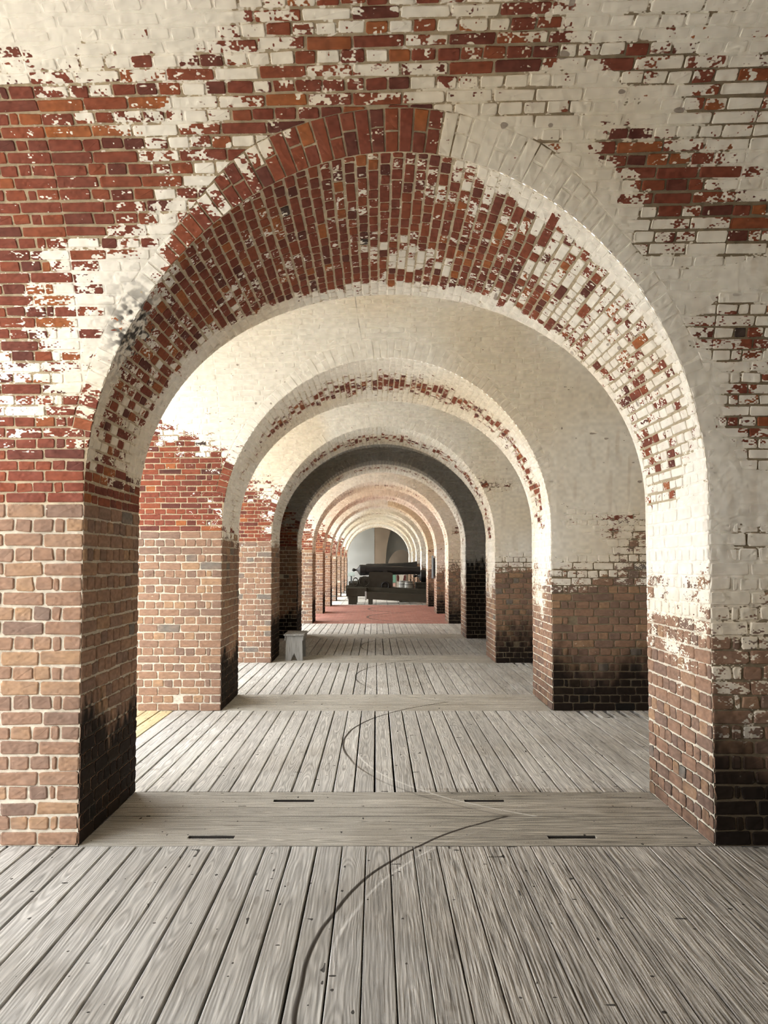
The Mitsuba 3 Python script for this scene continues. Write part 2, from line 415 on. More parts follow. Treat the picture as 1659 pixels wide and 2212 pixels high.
def soffit_cover(k, u, y):
    """(bricks, joints) for the inside of an arch: u along the opening, y the depth"""
    u, y = np.broadcast_arrays(np.asarray(u, float), np.asarray(y, float))
    z = np.interp(u, OU, _oz)
    yf, yr = yfront(k) - d_of_z(z), yfront(k) + TH + d_of_z(z)
    v = np.clip((y - yf) / (yr - yf), 0, 1)
    tau = (u - ZS) / LARC
    wob = n2(u * 1.5, y * 2.5, k * 3 + 40) - 0.5
    rear = sstep(0.80, 0.90, v + wob * 0.15 - 0.10 * sstep(0.55, 0.95, tau) + 0.12 * sstep(0.35, 0.0, tau))
    front = sstep(0.17, 0.08, v + wob * 0.1)
    if k == 1:
        mid = 0.18 + 0.27 * sstep(0.35, 0.05, tau) + 0.50 * sstep(0.54, 0.80, tau) + 0.5 * wob
        stain = 0.55 * np.exp(-(((tau - 0.52) / 0.05) ** 2) - ((v - 0.62) / 0.13) ** 2)
        fr = front * (0.85 * sstep(0.30, 0.18, tau) + 0.95 * sstep(0.52, 0.60, tau))
        c = np.maximum(np.maximum(mid + stain, fr), rear * 0.95)
        j = np.maximum(np.maximum(0.10 + 0.22 * sstep(0.3, 0.05, tau) + 0.20 * sstep(0.58, 0.95, tau) + 0.5 * wob + stain * 0.6, fr), rear * 0.95)
        patch = sstep(0.5, 0.62, n2(u * 1.1 + 3, y * 1.4, 77)) * sstep(0.8, 0.92, tau)
        c, j = np.maximum(c, patch * 0.95), np.maximum(j, patch * 0.95)
    else:
        band = np.exp(-(((v - 0.52) / 0.20) ** 2)) * (0.25 + 0.75 * sstep(0.12, 0.3, tau)) * (0.55 if k == 2 else 0.50 if k == 3 else 0.30)
        c = 0.95 - band + 0.4 * wob * band
        j = 0.93 - band * 1.15 + 0.5 * wob * band
    j = j - 0.32 * sstep(0.55, 0.8, c) * sstep(0.35, 0.65, n2(u * 2.2, y * 2.6, 91)) * (tau < 1)
    lowl = sstep(0.02, -0.06, tau) if k != 1 else sstep(0.05, 0.0, tau)
    c, j = c * (1 - lowl), j * (1 - lowl) + 0.04 * lowl
    edge = 1.22 + 0.45 * wob - 0.3 * np.exp(-((v - 0.45) / 0.2) ** 2)
    right = (u > UMAX - ZS)
    cr = np.where(z > edge, 0.55 + 0.4 * sstep(0.1, 0.55, z - edge), 0.04 + 0.45 * sstep(0.35, 0.0, edge - z))
    jr = np.where(z > edge, 0.55 + 0.4 * sstep(0.1, 0.55, z - edge), 0.04 + 0.3 * sstep(0.35, 0.0, edge - z))
    c, j = np.where(right, cr, c), np.where(right, jr, j)
    return np.clip(c, 0, 1), np.clip(j, 0, 1)


# ------------------------------------------------------------------ brick laying
def to8(P):
    P = [tuple(q) for q in P]
    while len(P) > 8:
        a = [abs((P[i - 1][0] - P[i][0]) * (P[(i + 1) % len(P)][1] - P[i][1]) - (P[i - 1][1] - P[i][1]) * (P[(i + 1) % len(P)][0] - P[i][0])) for i in range(len(P))]
        P.pop(int(np.argmin(a)))
    while len(P) < 8:
        e = [(P[i][0] - P[(i + 1) % len(P)][0]) ** 2 + (P[i][1] - P[(i + 1) % len(P)][1]) ** 2 for i in range(len(P))]
        i = int(np.argmax(e))
        q = P[(i + 1) % len(P)]
        P.insert(i + 1, ((P[i][0] + q[0]) / 2, (P[i][1] + q[1]) / 2))
    return P


def octagons(a, b, w, h, r, jit):
    """(N, 8, 2): rounded rectangles of centres a, b and sizes w, h; counter-clockwise"""
    n = len(a)
    r = np.minimum(r, 0.32 * np.minimum(w, h))
    sx = np.array([-1, 1, 1, 1, 1, -1, -1, -1.0])
    sy = np.array([-1, -1, -1, 1, 1, 1, 1, -1.0])
    cx = np.array([1, -1, 0, 0, -1, 1, 0, 0.0])
    cy = np.array([0, 0, 1, -1, 0, 0, -1, 1.0])
    x = a[:, None] + sx * w[:, None] / 2 + cx * r[:, None]
    y = b[:, None] + sy * h[:, None] / 2 + cy * r[:, None]
    P = np.stack([x, y], -1)
    return P + rng.normal(0, 1, P.shape) * np.asarray(jit).reshape(-1, 1, 1)


_i = np.arange(8)
_F = []
for lev in (0, 1):
    for i in range(8):
        j = (i + 1) % 8
        _F += [[lev * 8 + i, lev * 8 + j, lev * 8 + 8 + j], [lev * 8 + i, lev * 8 + 8 + j, lev * 8 + 8 + i]]
_F += [[16, 16 + i, 17 + i] for i in range(1, 7)]
BRICK_F = np.array(_F)


def raise_bricks(P, top, chamfer, mapper, flip):
    """P (N, 8, 2) outlines in the surface's plane -> vertices (N, 24, 3)"""
    c = P.mean(1, keepdims=True)
    ext = np.abs(P - c).max(1, keepdims=True)
    inn = c + (P - c) * np.clip(1 - chamfer[:, None, None] / np.maximum(ext, 1e-4), 0.3, 1)
    lev = [np.full((len(P), 8), -0.012), np.repeat((top - chamfer * 0.7)[:, None], 8, 1), top[:, None] + rng.normal(0, 0.0007, (len(P), 8))]
    V = np.concatenate([mapper(Q[..., 0], Q[..., 1], h) for Q, h in zip((P, P, inn), lev)], 1)
    F = BRICK_F[:, ::-1] if flip else BRICK_F
    return V, F, np.concatenate([P, P, inn], 1)


def bricks_mesh(V, F, UV):
    n = len(V)
    return trimesh.Trimesh(V.reshape(-1, 3), (F[None] + 24 * np.arange(n)[:, None, None]).reshape(-1, 3), process=False), UV.reshape(-1, 2)


def warp_rows(k, x, s):
    """courses are not quite level"""
    return s + 0.024 * (x - CX) * sstep(2.3, 4.2, s) + 0.010 * (n2(x * 0.9, s * 1.7, k + 5) - 0.5)


BROWN_H, BROWN_N, RED_H, MOD = 0.0793, 23, 0.0585, 2 * A / 16


def ring_width(ang):
    return 0.10 + 0.09 * sstep(50, 70, ang) * sstep(130, 110, ang)


def face_bricks(k):
    rows = [(i * BROWN_H, BROWN_H, i, True) for i in range(BROWN_N)]
    s0 = BROWN_N * BROWN_H
    rows += [(s0 + i * RED_H, RED_H, i, False) for i in range(int((SMAX - s0) / RED_H))]
    a, b, w, h, brown = [], [], [], [], []
    for s, hh, i, br in rows:
        stretcher = i % 2 == 0
        j = 0.0105 if br else 0.0095
        edges = np.arange(-9, 26) * MOD if stretcher else np.concatenate([[0.0, MOD / 2, 16 * MOD - MOD / 2, 16 * MOD], MOD / 4 + np.arange(-18, 0) * MOD / 2 - MOD / 4 - MOD / 4 + 0.0,
                                                                          MOD / 4 + np.arange(1, 32) * MOD / 2, 16 * MOD + MOD / 4 + np.arange(0, 18) * MOD / 2])
        if not stretcher:
            edges = np.concatenate([-MOD / 2 - MOD / 4 - np.arange(0, 18) * MOD / 2, [-MOD / 2, 0.0], MOD / 4 + np.arange(1, 31) * MOD / 2, [16 * MOD, 16 * MOD + MOD / 2], 16 * MOD + 3 * MOD / 4 + np.arange(0, 18) * MOD / 2])
        edges = np.sort(edges)
        mid = (edges > 0.02) & (edges < 16 * MOD - 0.02)
        fr = (edges < -0.02) | (edges > 16 * MOD + 0.02)
        edges = edges + np.where(mid | fr, rng.normal(0, 0.007, len(edges)), 0)
        x0, x1 = edges[:-1] + CX - A, edges[1:] + CX - A
        ok = (x1 > XL) & (x0 < XR) & (x1 - x0 > 0.03)
        x0, x1 = x0[ok], x1[ok]
        x1 = np.where(np.abs(x1 - CX + A) < 1e-6, x1 + j / 2, x1)
        x0 = np.where(np.abs(x0 - CX - A) < 1e-6, x0 - j / 2, x0)
        a.append((x0 + x1) / 2)
        w.append(x1 - x0 - j - np.abs(rng.normal(0, 0.0015, len(x0))))
        b.append(np.full(len(x0), s + hh / 2) + rng.normal(0, 0.0015, len(x0)))
        h.append(np.full(len(x0), hh - j) - np.abs(rng.normal(0, 0.002, len(x0))))
        brown.append(np.full(len(x0), br))
    a, b, w, h, brown = map(np.concatenate, (a, b, w, h, brown))
    z, d = np.interp(b, PS, PZ), np.interp(b, PS, PD)
    keep = in_view(np.stack([a, yfront(k) - d, z], -1), k, 0.7 if k < 4 else 0.3)
    keep &= ~((np.abs(a - CX) < half_width(b) - 0.12) & (b < OPEN_XS[:, 1].max()))
    a, b, w, h, brown = a[keep], b[keep], w[keep], h[keep], brown[keep]
    P = octagons(a, b, w, h, np.where(brown, 0.008, 0.005), np.where(brown, 0.0024, 0.0017))
    P[..., 1] = warp_rows(k, P[..., 0], P[..., 1])
    # ring of arch bricks: its outline, and the bricks of the ring
    idx = np.arange(1, len(_ox) - 1)
    ang = np.degrees(_ang)
    nx, ns = -_nx[idx], -_nz[idx]
    bx, bs = OPEN_XS[idx, 0], OPEN_XS[idx, 1]
    tx, ts = np.gradient(bx), np.gradient(bs)
    tl = np.hypot(tx, ts)
    nx, ns = -ts / tl, tx / tl
    rw = ring_width(ang)
    inr = (ang > 12) & (ang < 168)
    outer = np.stack([bx + nx * rw, bs + ns * rw], 1)
    cut = OPEN_POLY.buffer(0.0004).union(Polygon(np.vstack([outer[inr], np.stack([bx, bs], 1)[inr][::-1]])).buffer(0.006))
    hit = np.array([True] * len(P))
    cb = (np.abs(P[..., 0].mean(1) - CX) < A + 0.35) & (P[..., 1].mean(1) < 4.3)
    out, keep = P.copy(), np.ones(len(P), bool)
    from shapely import prepare
    prepare(cut)
    for i in np.nonzero(cb)[0]:
        q = Polygon(P[i])
        if not cut.intersects(q):
            continue
        q = q.buffer(0).difference(cut)
        if q.geom_type != 'Polygon':
            q = max(getattr(q, 'geoms', []), key=lambda g: g.area, default=None)
        if q is None or q.is_empty or q.area < 6e-4:
            keep[i] = False
            continue
        out[i] = to8(np.array(q.convex_hull.exterior.coords)[:-1][::-1 if not q.convex_hull.exterior.is_ccw else 1])
    P, brown = out[keep], brown[keep]
    # the ring
    arc = np.concatenate([[0], np.cumsum(np.hypot(np.diff(bx), np.diff(bs)))])
    a0, a1 = np.interp(-168, -ang, arc), np.interp(-12, -ang, arc)
    ringP = []
    n = int((a1 - a0) / 0.0625)
    for i in range(n):
        u0, u1 = a0 + (a1 - a0) * i / n + 0.0045, a0 + (a1 - a0) * (i + 1) / n - 0.0045
        g = [np.interp((u0, u1), arc, v) for v in (bx, bs, nx, ns, rw)]
        m = float(g[4].mean())
        cuts = [(0.002, m)] if (m < 0.13 or i % 3 == 1) else [(0.002, m * (0.46 + 0.1 * (i % 2))), (m * (0.46 + 0.1 * (i % 2)) + 0.009, m)]
        for r0, r1 in cuts:
            q = [(g[0][0] + g[2][0] * r0, g[1][0] + g[3][0] * r0), (g[0][0] + g[2][0] * r1, g[1][0] + g[3][0] * r1),
                 (g[0][1] + g[2][1] * r1, g[1][1] + g[3][1] * r1), (g[0][1] + g[2][1] * r0, g[1][1] + g[3][1] * r0)]
            pq = Polygon(q)
            ringP.append(to8(q if pq.exterior.is_ccw else q[::-1]))
    R = np.array(ringP) + rng.normal(0, 0.001, (len(ringP), 8, 2))
    zc = np.interp(R[..., 1].mean(1), PS, PZ)
    R = R[in_view(np.stack([R[..., 0].mean(1), yfront(k) - d_of_z(zc), zc], -1), k, 0.7 if k < 4 else 0.3)]
    P = np.concatenate([P, R])
    brown = np.concatenate([brown, np.zeros(len(R), bool)])
    N = len(P)
    top = np.where(brown, 0.0085, 0.0060) + rng.normal(0, 0.0014, N)
    top = np.where(brown & (rng.random(N) < 0.012), -0.004, top)
    V, F, Q = raise_bricks(P, top, np.where(brown, 0.005, 0.003), face_map(k, 0), False)
    tone = rng.random(N) * 0.98 + 0.01 + np.where(brown, 2.0, 0.0)
    return V, F, Q, tone, face_cover


def soffit_bricks(k):
    u_rows = [(i * BROWN_H, BROWN_H, i, True) for i in range(BROWN_N)]
    u0, u1 = BROWN_N * BROWN_H, UMAX - BROWN_N * BROWN_H
    n = int((u1 - u0) / 0.0605)
    hh = (u1 - u0) / n
    u_rows += [(u0 + i * hh, hh, i, False) for i in range(n)]
    u_rows += [(u1 + i * BROWN_H, BROWN_H, BROWN_N - 1 - i, True) for i in range(BROWN_N)]
    a, b, w, h, brown = [], [], [], [], []
    for u, hh, i, br in u_rows:
        z = np.interp(u + hh / 2, OU, _oz)
        y0, y1 = yfront(k) - d_of_z(z), yfront(k) + TH + d_of_z(z)
        j = 0.0105 if br else 0.0128
        step = 0.105 if (br and i % 2) else 0.21 if br else 0.108
        e = [y0, y0 + (step / 2 if i % 2 else step)]
        while e[-1] < y1 - 0.04:
            st = step if br else (0.108 if rng.random() < 0.8 else 0.2)
            e.append(e[-1] + st + rng.normal(0, 0.006))
        e = np.array(e)
        e[-1] = y1
        if e[-1] - e[-2] < 0.03:
            e = np.delete(e, -2)
        e[0] += 0.0005 if br else 0.005
        e[-1] -= 0.004
        m = len(e) - 1
        b.append((e[:-1] + e[1:]) / 2)
        h.append(e[1:] - e[:-1] - j)
        h[-1][0] += j / 2
        b[-1][0] -= j / 4
        a.append(np.full(m, u + hh / 2) + rng.normal(0, 0.001, m))
        w.append(np.full(m, hh - j) - np.abs(rng.normal(0, 0.0015, m)))
        brown.append(np.full(m, br))
    a, b, w, h, brown = map(np.concatenate, (a, b, w, h, brown))
    mp = soffit_map(k)
    keep = in_view(mp(a, b, 0 * a), k, 0.5 if k < 4 else 0.2)
    a, b, w, h, brown = a[keep], b[keep], w[keep], h[keep], brown[keep]
    P = octagons(a, b, w, np.maximum(h, 0.02), np.where(brown, 0.010, 0.006), np.where(brown, 0.0022, 0.0016))
    z = np.interp(P[..., 0], OU, _oz)
    P[..., 1] = np.clip(P[..., 1] + 0.006 * (n2(P[..., 0] * 2, P[..., 1] * 2, k + 60) - 0.5), yfront(k) - d_of_z(z) + np.where(brown[:, None], 0.001, 0.005), yfront(k) + TH + d_of_z(z) - 0.004)
    N = len(P)
    top = np.where(brown, 0.0080, 0.0042) + rng.normal(0, 0.0009, N)
    V, F, Q = raise_bricks(P, top, np.where(brown, 0.005, 0.003), mp, True)
    tone = rng.random(N) * 0.98 + 0.01 + np.where(brown, 2.0, 0.0)
    return V, F, Q, tone, soffit_cover


def mortar_meshes(k, plain_faces=False):
    """front face, rear face, soffit and end of a wall as one sheet: the mortar bed that the bricks stand in"""
    parts, uvs = [], []
    un = np.unique(np.concatenate([np.linspace(0, ZS, 26), np.linspace(ZS, UMAX - ZS, 120), np.linspace(UMAX - ZS, UMAX, 26)]))
    x, z = np.interp(un, OU, _ox), np.interp(un, OU, _oz)
    bs = s_of_z(z)
    so = np.zeros_like(un)
    xo = np.zeros_like(un)
    left, right = un <= ZS + 1e-6, un >= UMAX - ZS - 1e-6
    mid = ~left & ~right
    xo[left], so[left] = XL, bs[left]
    xo[right], so[right] = XR, bs[right]
    per = np.array([SMAX - ZS, XR - XL, SMAX - ZS])
    q = (un[mid] - ZS) / LARC * per.sum()
    xo[mid] = np.where(q < per[0], XL, np.where(q < per[0] + per[1], XL + q - per[0], XR))
    so[mid] = np.where(q < per[0], ZS + q, np.where(q < per[0] + per[1], SMAX, SMAX - (q - per[0] - per[1])))
    fine = 64 if k in (1, 2) and not plain_faces else 30
    rho = np.linspace(0, 1, fine) ** 1.15
    gx = x[:, None] + (xo - x)[:, None] * rho
    gs = bs[:, None] + (so - bs)[:, None] * rho
    n, m = gx.shape
    q0 = (np.arange(n - 1)[:, None] * m + np.arange(m - 1)).ravel()
    quad = np.stack([q0, q0 + 1, q0 + m + 1, q0 + m], 1)
    tri = np.vstack([quad[:, [0, 1, 2]], quad[:, [0, 2, 3]]])
    for side in (0, 1):
        if side == 0 and not plain_faces:
            c, j = face_cover(k, gx, gs)
        else:
            c = j = np.ones_like(gx)
        hgt = 0.0045 * sstep(0.45, 0.95, j) * (side == 0)
        if side == 0 and k in (1, 2, 3) and not plain_faces:
            hgt = hgt + 0.0065 * sstep(1.62, 1.80, gx - CX) * sstep(1.35, 1.6, gs) * sstep(0.75, 0.95, j)
        hgt[:, 0] = np.minimum(hgt[:, 0], 0.006)
        V = face_map(k, side)(gx, gs, hgt).reshape(-1, 3)
        toneL = np.where((gs < BROWN_N * BROWN_H) & (gx < CX), 6.0, 4.0) + 0.9 * n2(gx * 3, gs * 3, 9)
        parts.append((V, tri if side == 0 else tri[:, ::-1]))
        uvs.append(np.stack([toneL, j], -1).reshape(-1, 2))
    v = np.linspace(0, 1, 34 if k < 4 and not plain_faces else 8)
    yf, yr = yfront(k) - d_of_z(z), yfront(k) + TH + d_of_z(z)
    U, Y = un[:, None] + 0 * v, yf[:, None] + (yr - yf)[:, None] * v
    c, j = soffit_cover(k, U, Y) if not plain_faces else (np.ones_like(U), np.ones_like(U))
    V = soffit_map(k)(U, Y, 0.0028 * sstep(0.45, 0.95, j)).reshape(-1, 3)
    n, m = U.shape
    q0 = (np.arange(n - 1)[:, None] * m + np.arange(m - 1)).ravel()
    quad = np.stack([q0, q0 + m, q0 + m + 1, q0 + 1], 1)
    zz = np.interp(U, OU, _oz)
    parts.append((V, np.vstack([quad[:, [0, 1, 2]], quad[:, [0, 2, 3]]])))
    lite = (zz < BROWN_N * BROWN_H)
    uvs.append(np.stack([np.where(lite, 6.0 + 0.9 * n2(U * 3, Y * 3, 8), 5.3 + 0.6 * n2(U * 3, Y * 3, 8)), j], -1).reshape(-1, 2))
    # the pier's end towards the courtyard
    zz = np.linspace(0, ZV + RZ, 40)
    dd = d_of_z(zz)
    V = np.vstack([np.stack([0 * zz + XL, yfront(k) - dd, zz], 1), np.stack([0 * zz + XL, yfront(k) + TH + dd, zz], 1)])
    i = np.arange(39)
    parts.append((V, np.vstack([np.stack([i, i + 1, i + 41], 1), np.stack([i, i + 41, i + 40], 1)])))
    uvs.append(np.tile([[4.3, 0.3]], (80, 1)))
    at, VV, FF = 0, [], []
    for V, F in parts:
        VV.append(V)
        FF.append(F + at)
        at += len(V)
    return trimesh.Trimesh(np.vstack(VV), np.vstack(FF), process=False), np.vstack(uvs)


def numbered(base):
    if base not in scene and base not in labels:
        return base
    i = 1
    while f'{base}_{i:03d}' in scene or f'{base}_{i:03d}' in labels:
        i += 1
    return f'{base}_{i:03d}'


COUNTS = {}


def part_key(base):
    n = COUNTS.get(base, 0)
    COUNTS[base] = n + 1
    return base if n == 0 else f'{base}_{n:03d}'


WALL_LABELS = {
    0: 'whitewashed arched cross wall behind the viewer',
    1: 'nearest brick cross wall, red and brown bricks showing through peeling whitewash around the widest arch',
    2: 'second arched cross wall, whitewashed above, red bricks left of its arch and dark bricks low on the right',
    3: 'third arched cross wall, just behind the wooden stool, sooty bricks beside its right jamb',
    4: 'fourth arched cross wall, shadowed, its lower part blackened on both sides',
    5: 'fifth arched cross wall, where the grey planks end at the red paving',
    6: 'sixth arched cross wall, pinkish whitewash, standing on the red brick paving',
    7: 'seventh arched cross wall, orange tinted, just before the cannon',
    8: 'eighth arched cross wall, just behind the nearest cannon',
    9: 'ninth arched cross wall, behind the second cannon',
    10: 'tenth arched cross wall, second from the corridor end',
    11: 'last arched cross wall, framing the grey end chamber',
}
for k in range(0, NW + 1):
    name = numbered('wall_cross')
    mesh, uv = mortar_meshes(k, plain_faces=(k == 0))
    mat = 'brick_material' if k in (1, 2, 3) else 'far_brick_material'
    scene[name] = mikit.ply(mesh, mat, True, uv=uv)
    labels[name] = {'label': WALL_LABELS[k], 'category': 'wall', 'kind': 'structure'}
    if k == 0:
        continue
    for kind, maker in (('brick', face_bricks), ('arch_brick', soffit_bricks)):
        V, F, Q, tone, cov = maker(k)
        c = cov(k, Q[..., 0], Q[..., 1])[0]
        cm = c.mean(1, keepdims=True)
        spread = np.where(tone[:, None] > 1.5, 0.16, 0.42 if kind == 'brick' else 0.5)
        c = c + (rng.random((len(V), 1)) - 0.5) * spread * (1 - np.abs(2 * cm - 1)) * 2
        UV = np.stack([np.repeat(tone[:, None], 24, 1), np.clip(c, 0, 1)], -1)
        single = np.zeros(len(V), bool)
        if k <= 3:
            ctr = V[:, 16:].mean(1)
            d = np.maximum(depth_of(ctr), 0.1)
            e = V[:, 16:24]
            e1, e2 = e[:, 4] - e[:, 0], e[:, 6] - e[:, 2]
            view = ctr - np.array([0, 0, EYE])
            area = np.abs((np.cross(e1, e2) * view).sum(1)) / 2 / d ** 3
            area[~in_view(ctr, k, 0.0)] = 0
            best = np.argsort(-area)[:300]
            single[best[area[best] > 0]] = True
        for i in np.nonzero(single)[0]:
            scene[part_key(f'{name}__{kind}')] = mikit.ply((V[i], F), mat, False, uv=UV[i])
        rest = ~single
        if rest.any():
            key = f'{name}__{"brickwork" if kind == "brick" else "arch_brickwork"}'
            mesh, uv = bricks_mesh(V[rest], F, UV[rest])
            scene[key] = mikit.ply(mesh, mat, False, uv=uv)
            labels[key] = {'kind': 'stuff'}


# ------------------------------------------------------------------ floor
def chamfer_box(lo, hi, c=0.004):
    lo, hi = np.array(lo, float), np.array(hi, float)
    mid, hs = (lo + hi) / 2, (hi - lo) / 2
    P = []
    for s in np.ndindex(2, 2, 2):
        sg = np.array(s) * 2 - 1
        for ax in range(3):
            v = sg * (hs - c)
            v[ax] = sg[ax] * hs[ax]
            P.append(mid + v)
    return trimesh.convex.convex_hull(np.array(P))


def join(*ms):
    return trimesh.util.concatenate(ms)


plank_id = [0]


def add_plank(key, mesh, across_axis, mid, mat, yellow=False):
    i = plank_id[0]
    plank_id[0] += 1
    v = np.array(mesh.vertices)
    uv = np.stack([np.full(len(v), i + (0.75 if yellow else 0.25)), v[:, across_axis] - mid], 1)
    scene[part_key(key)] = mikit.ply(trimesh.Trimesh(v, mesh.faces, process=False), mat, False, uv=uv)


def flat_box(x0, x1, y0, y1, z0, z1):
    return trimesh.creation.box(bounds=[[x0, y0, z0], [x1, y1, z1]])


YEND = yfront(NW) + TH + 6.5
scene['floor'] = mikit.ply(flat_box(XL, XR, -6, yfront(5), -0.30, -0.11), 'void_material')
labels['floor'] = {'label': 'weathered grey plank floor running under the near arches', 'category': 'floor', 'kind': 'structure'}
for bay in range(0, 5):
    y0 = yfront(bay) + TH + 0.003
    y1 = yfront(bay + 1) - 0.003
    if bay == 0:
        y0 = yfront(0) - 2.0
    x = CX - A - 1.5 * 0.1355 + {0: -0.03, 1: 0.0, 2: 0.02, 3: 0, 4: 0.03}[bay]
    xs = [x - i * 0.1372 for i in range(30) if x - i * 0.1372 > XL][::-1]
    while x < (3.6 if bay < 2 else 3.0):
        x += 0.1365 if (bay or x < -0.25) else 0.1245
        xs.append(x)
    for a, b in zip(xs[:-1], xs[1:]):
        tight = bay == 0 and a > -0.25
        g = (0.0016 if tight else 0.0045) + abs(random.gauss(0, 0.0012))
        dz = random.gauss(0, 0.0012)
        ya, yb = y0, y1
        m = chamfer_box((a + g, ya, -0.05), (b - g, yb, dz), 0.003)
        yellow = bay == 1 and b < -1.95
        if bay in (1, 2) and 2.08 < (a + b) / 2 < 2.75:   # drain slots against the wall: the planks stop short, slats bridge to the wall
            yb = y1 - 0.34
            m = join(chamfer_box((a + g, ya, -0.05), (b - g, yb, dz), 0.003), chamfer_box((a + 0.032, yb + 0.004, -0.05), (b - 0.018, y1, 0.001), 0.003))
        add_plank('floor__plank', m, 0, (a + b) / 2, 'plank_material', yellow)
for k in range(1, 5):
    n = 6
    for i in range(n):
        a, b = yfront(k) + TH * i / n, yfront(k) + TH * (i + 1) / n
        x0, x1 = CX - A + 0.004, CX + A - 0.004
        g = 0.0026
        if k == 1 and i in (0, 4):
            sl = [(-1.03, -0.776), (0.94, 1.207)] if i == 0 else [(-0.648, -0.391), (0.557, 0.811)]
            pg = sbox(x0, a + g, x1, b - g)
            for u0, u1 in sl:
                pg = pg.difference(sbox(u0, b - 0.052, u1, b + 0.05))
            m = trimesh.creation.extrude_polygon(pg, 0.05, engine='earcut')
            m.apply_translation([0, 0, -0.05 + 0.001 * random.random()])
            for u0, u1 in sl:
                scene[part_key('floor__slot_shade')] = mikit.ply(chamfer_box((u0 + 0.002, b - 0.008, -0.09), (u1 - 0.002, b + 0.0015, -0.003), 0.001), 'void_material')  # dark strip added over the lit far edge so the slot looks unlit
        else:
            m = chamfer_box((x0, a + g, -0.05), (x1, b - g, random.gauss(0, 0.001)), 0.002)
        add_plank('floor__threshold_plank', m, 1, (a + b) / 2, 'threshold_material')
scene['floor_001'] = mikit.ply(flat_box(XL, XR, yfront(5) + 0.0, yfront(7) + TH, -0.3, 0.0), 'paver_material')
labels['floor_001'] = {'label': 'red brick paving between the grey planks and the cannon', 'category': 'floor', 'kind': 'structure'}
scene['floor_002'] = mikit.ply(flat_box(XL, XR, yfront(7) + TH, YEND, -0.3, 0.0), 'slab_material')
labels['floor_002'] = {'label': 'pale stone slab floor under the cannons', 'category': 'floor', 'kind': 'structure'}
scene['ground'] = mikit.ply(flat_box(-60, XL, -30, 80, -0.5, -0.12), 'gravel')
labels['ground'] = {'label': 'gravel courtyard outside the open side', 'category': 'ground', 'kind': 'structure'}

# ------------------------------------------------------------------ closed sides
ZTOP = ZV + RZ + 0.05


def sheet(x0, x1, y0, y1, z0, z1, n=1):
    return flat_box(x0, x1, y0, y1, z0, z1)


def uvfill(mesh, tone, cov):
    return np.tile([[tone, cov]], (len(mesh.vertices), 1))


m = flat_box(XR, XR + 0.4, -6, YEND, 0, ZTOP)
scene['wall_right'] = mikit.ply(m, 'far_brick_material', False, uv=uvfill(m, 4.4, 0.45))
labels['wall_right'] = {'label': 'whitewashed outer wall closing the right side of every bay', 'category': 'wall', 'kind': 'structure'}
m = join(flat_box(XL - 0.3, XL, yfront(3) + TH, yfront(4), 0, ZTOP), flat_box(XL - 0.3, XL, -6.2, yfront(0), 0, ZTOP))  # second piece is unseen, added behind the viewer to cut fill light
scene['wall_left'] = mikit.ply(m, 'far_brick_material', False, uv=uvfill(m, 2.3, 0.05))
labels['wall_left'] = {'label': 'dark brick wall closing the left side of the shadowed bay, with an added unseen piece behind the viewer that cuts light', 'category': 'wall', 'kind': 'structure'}
m = flat_box(XL, XR, -6.2, -6.0, 0, ZTOP)
scene['wall_back'] = mikit.ply(m, 'far_brick_material', False, uv=uvfill(m, 0.4, 0.9))
labels['wall_back'] = {'label': 'whitewashed wall far behind the viewer', 'category': 'wall', 'kind': 'structure'}
m = flat_box(XL, XR, -6.0, yfront(0), ZTOP - 0.1, ZTOP + 0.2)
scene['ceiling'] = mikit.ply(m, 'far_brick_material', False, uv=uvfill(m, 0.4, 0.9))
labels['ceiling'] = {'label': 'whitewashed ceiling behind the viewer', 'category': 'ceiling', 'kind': 'structure'}


def extrude_xz(poly, y0, y1):
    """a polygon in (x, z) extruded from y0 to y1"""
    m = trimesh.creation.extrude_polygon(poly, y1 - y0, engine='earcut')
    v = np.array(m.vertices)
    m = trimesh.Trimesh(np.stack([v[:, 0], y0 + v[:, 2], v[:, 1]], 1), m.faces[:, ::-1], process=False)
    return m


# the end chamber: a pale wall, a brown vault pier beside it, and a recess with a small arch
ye = yfront(NW) + TH + 2.6
scene['wall_end'] = mikit.ply(flat_box(XL, -0.10, ye, ye + 0.4, 0, ZTOP), 'end_plaster')
arch = sbox(0.5, 0, XR, ZTOP).difference(Polygon([(0.69, -1)] + [(1.54 + 0.85 * math.cos(t), 1.15 + 1.15 * math.sin(t)) for t in np.linspace(math.pi, 0, 24)] + [(2.39, -1)]))
scene['wall_end__recess_wall'] = mikit.ply(extrude_xz(arch, ye + 1.2, ye + 1.6), 'end_plaster')
t = np.linspace(0, 1, 14)
rib = np.vstack([np.stack([-0.17 + 0.06 * t ** 3, ZTOP * t], 1), np.stack([0.54 + 0.55 * t ** 4 + 0.04 * t, ZTOP * t], 1)[::-1]])
scene['wall_end__vault_pier'] = mikit.ply(extrude_xz(Polygon(rib), ye + 0.02, ye + 1.25), 'end_brown')
scene['wall_end__recess_back'] = mikit.ply(flat_box(0.6, XR, ye + 2.6, ye + 2.8, 0, ZTOP), 'end_brown')
scene['wall_end__vault'] = mikit.ply(flat_box(XL, XR, yfront(NW) + TH, YEND, ZTOP - 0.05, ZTOP + 0.2), 'end_brown')
labels['wall_end'] = {'label': 'pale grey end wall of the corridor behind the cannons', 'category': 'wall', 'kind': 'structure'}

# ------------------------------------------------------------------ wooden stool
def tag(key, label, cat, group=None):
    labels[key] = {'label': label, 'category': cat}
    if group:
        labels[key]['group'] = group


def obj(key, mesh, mat, smooth=False):
    scene[part_key(key)] = mikit.ply(mesh, mat, smooth)


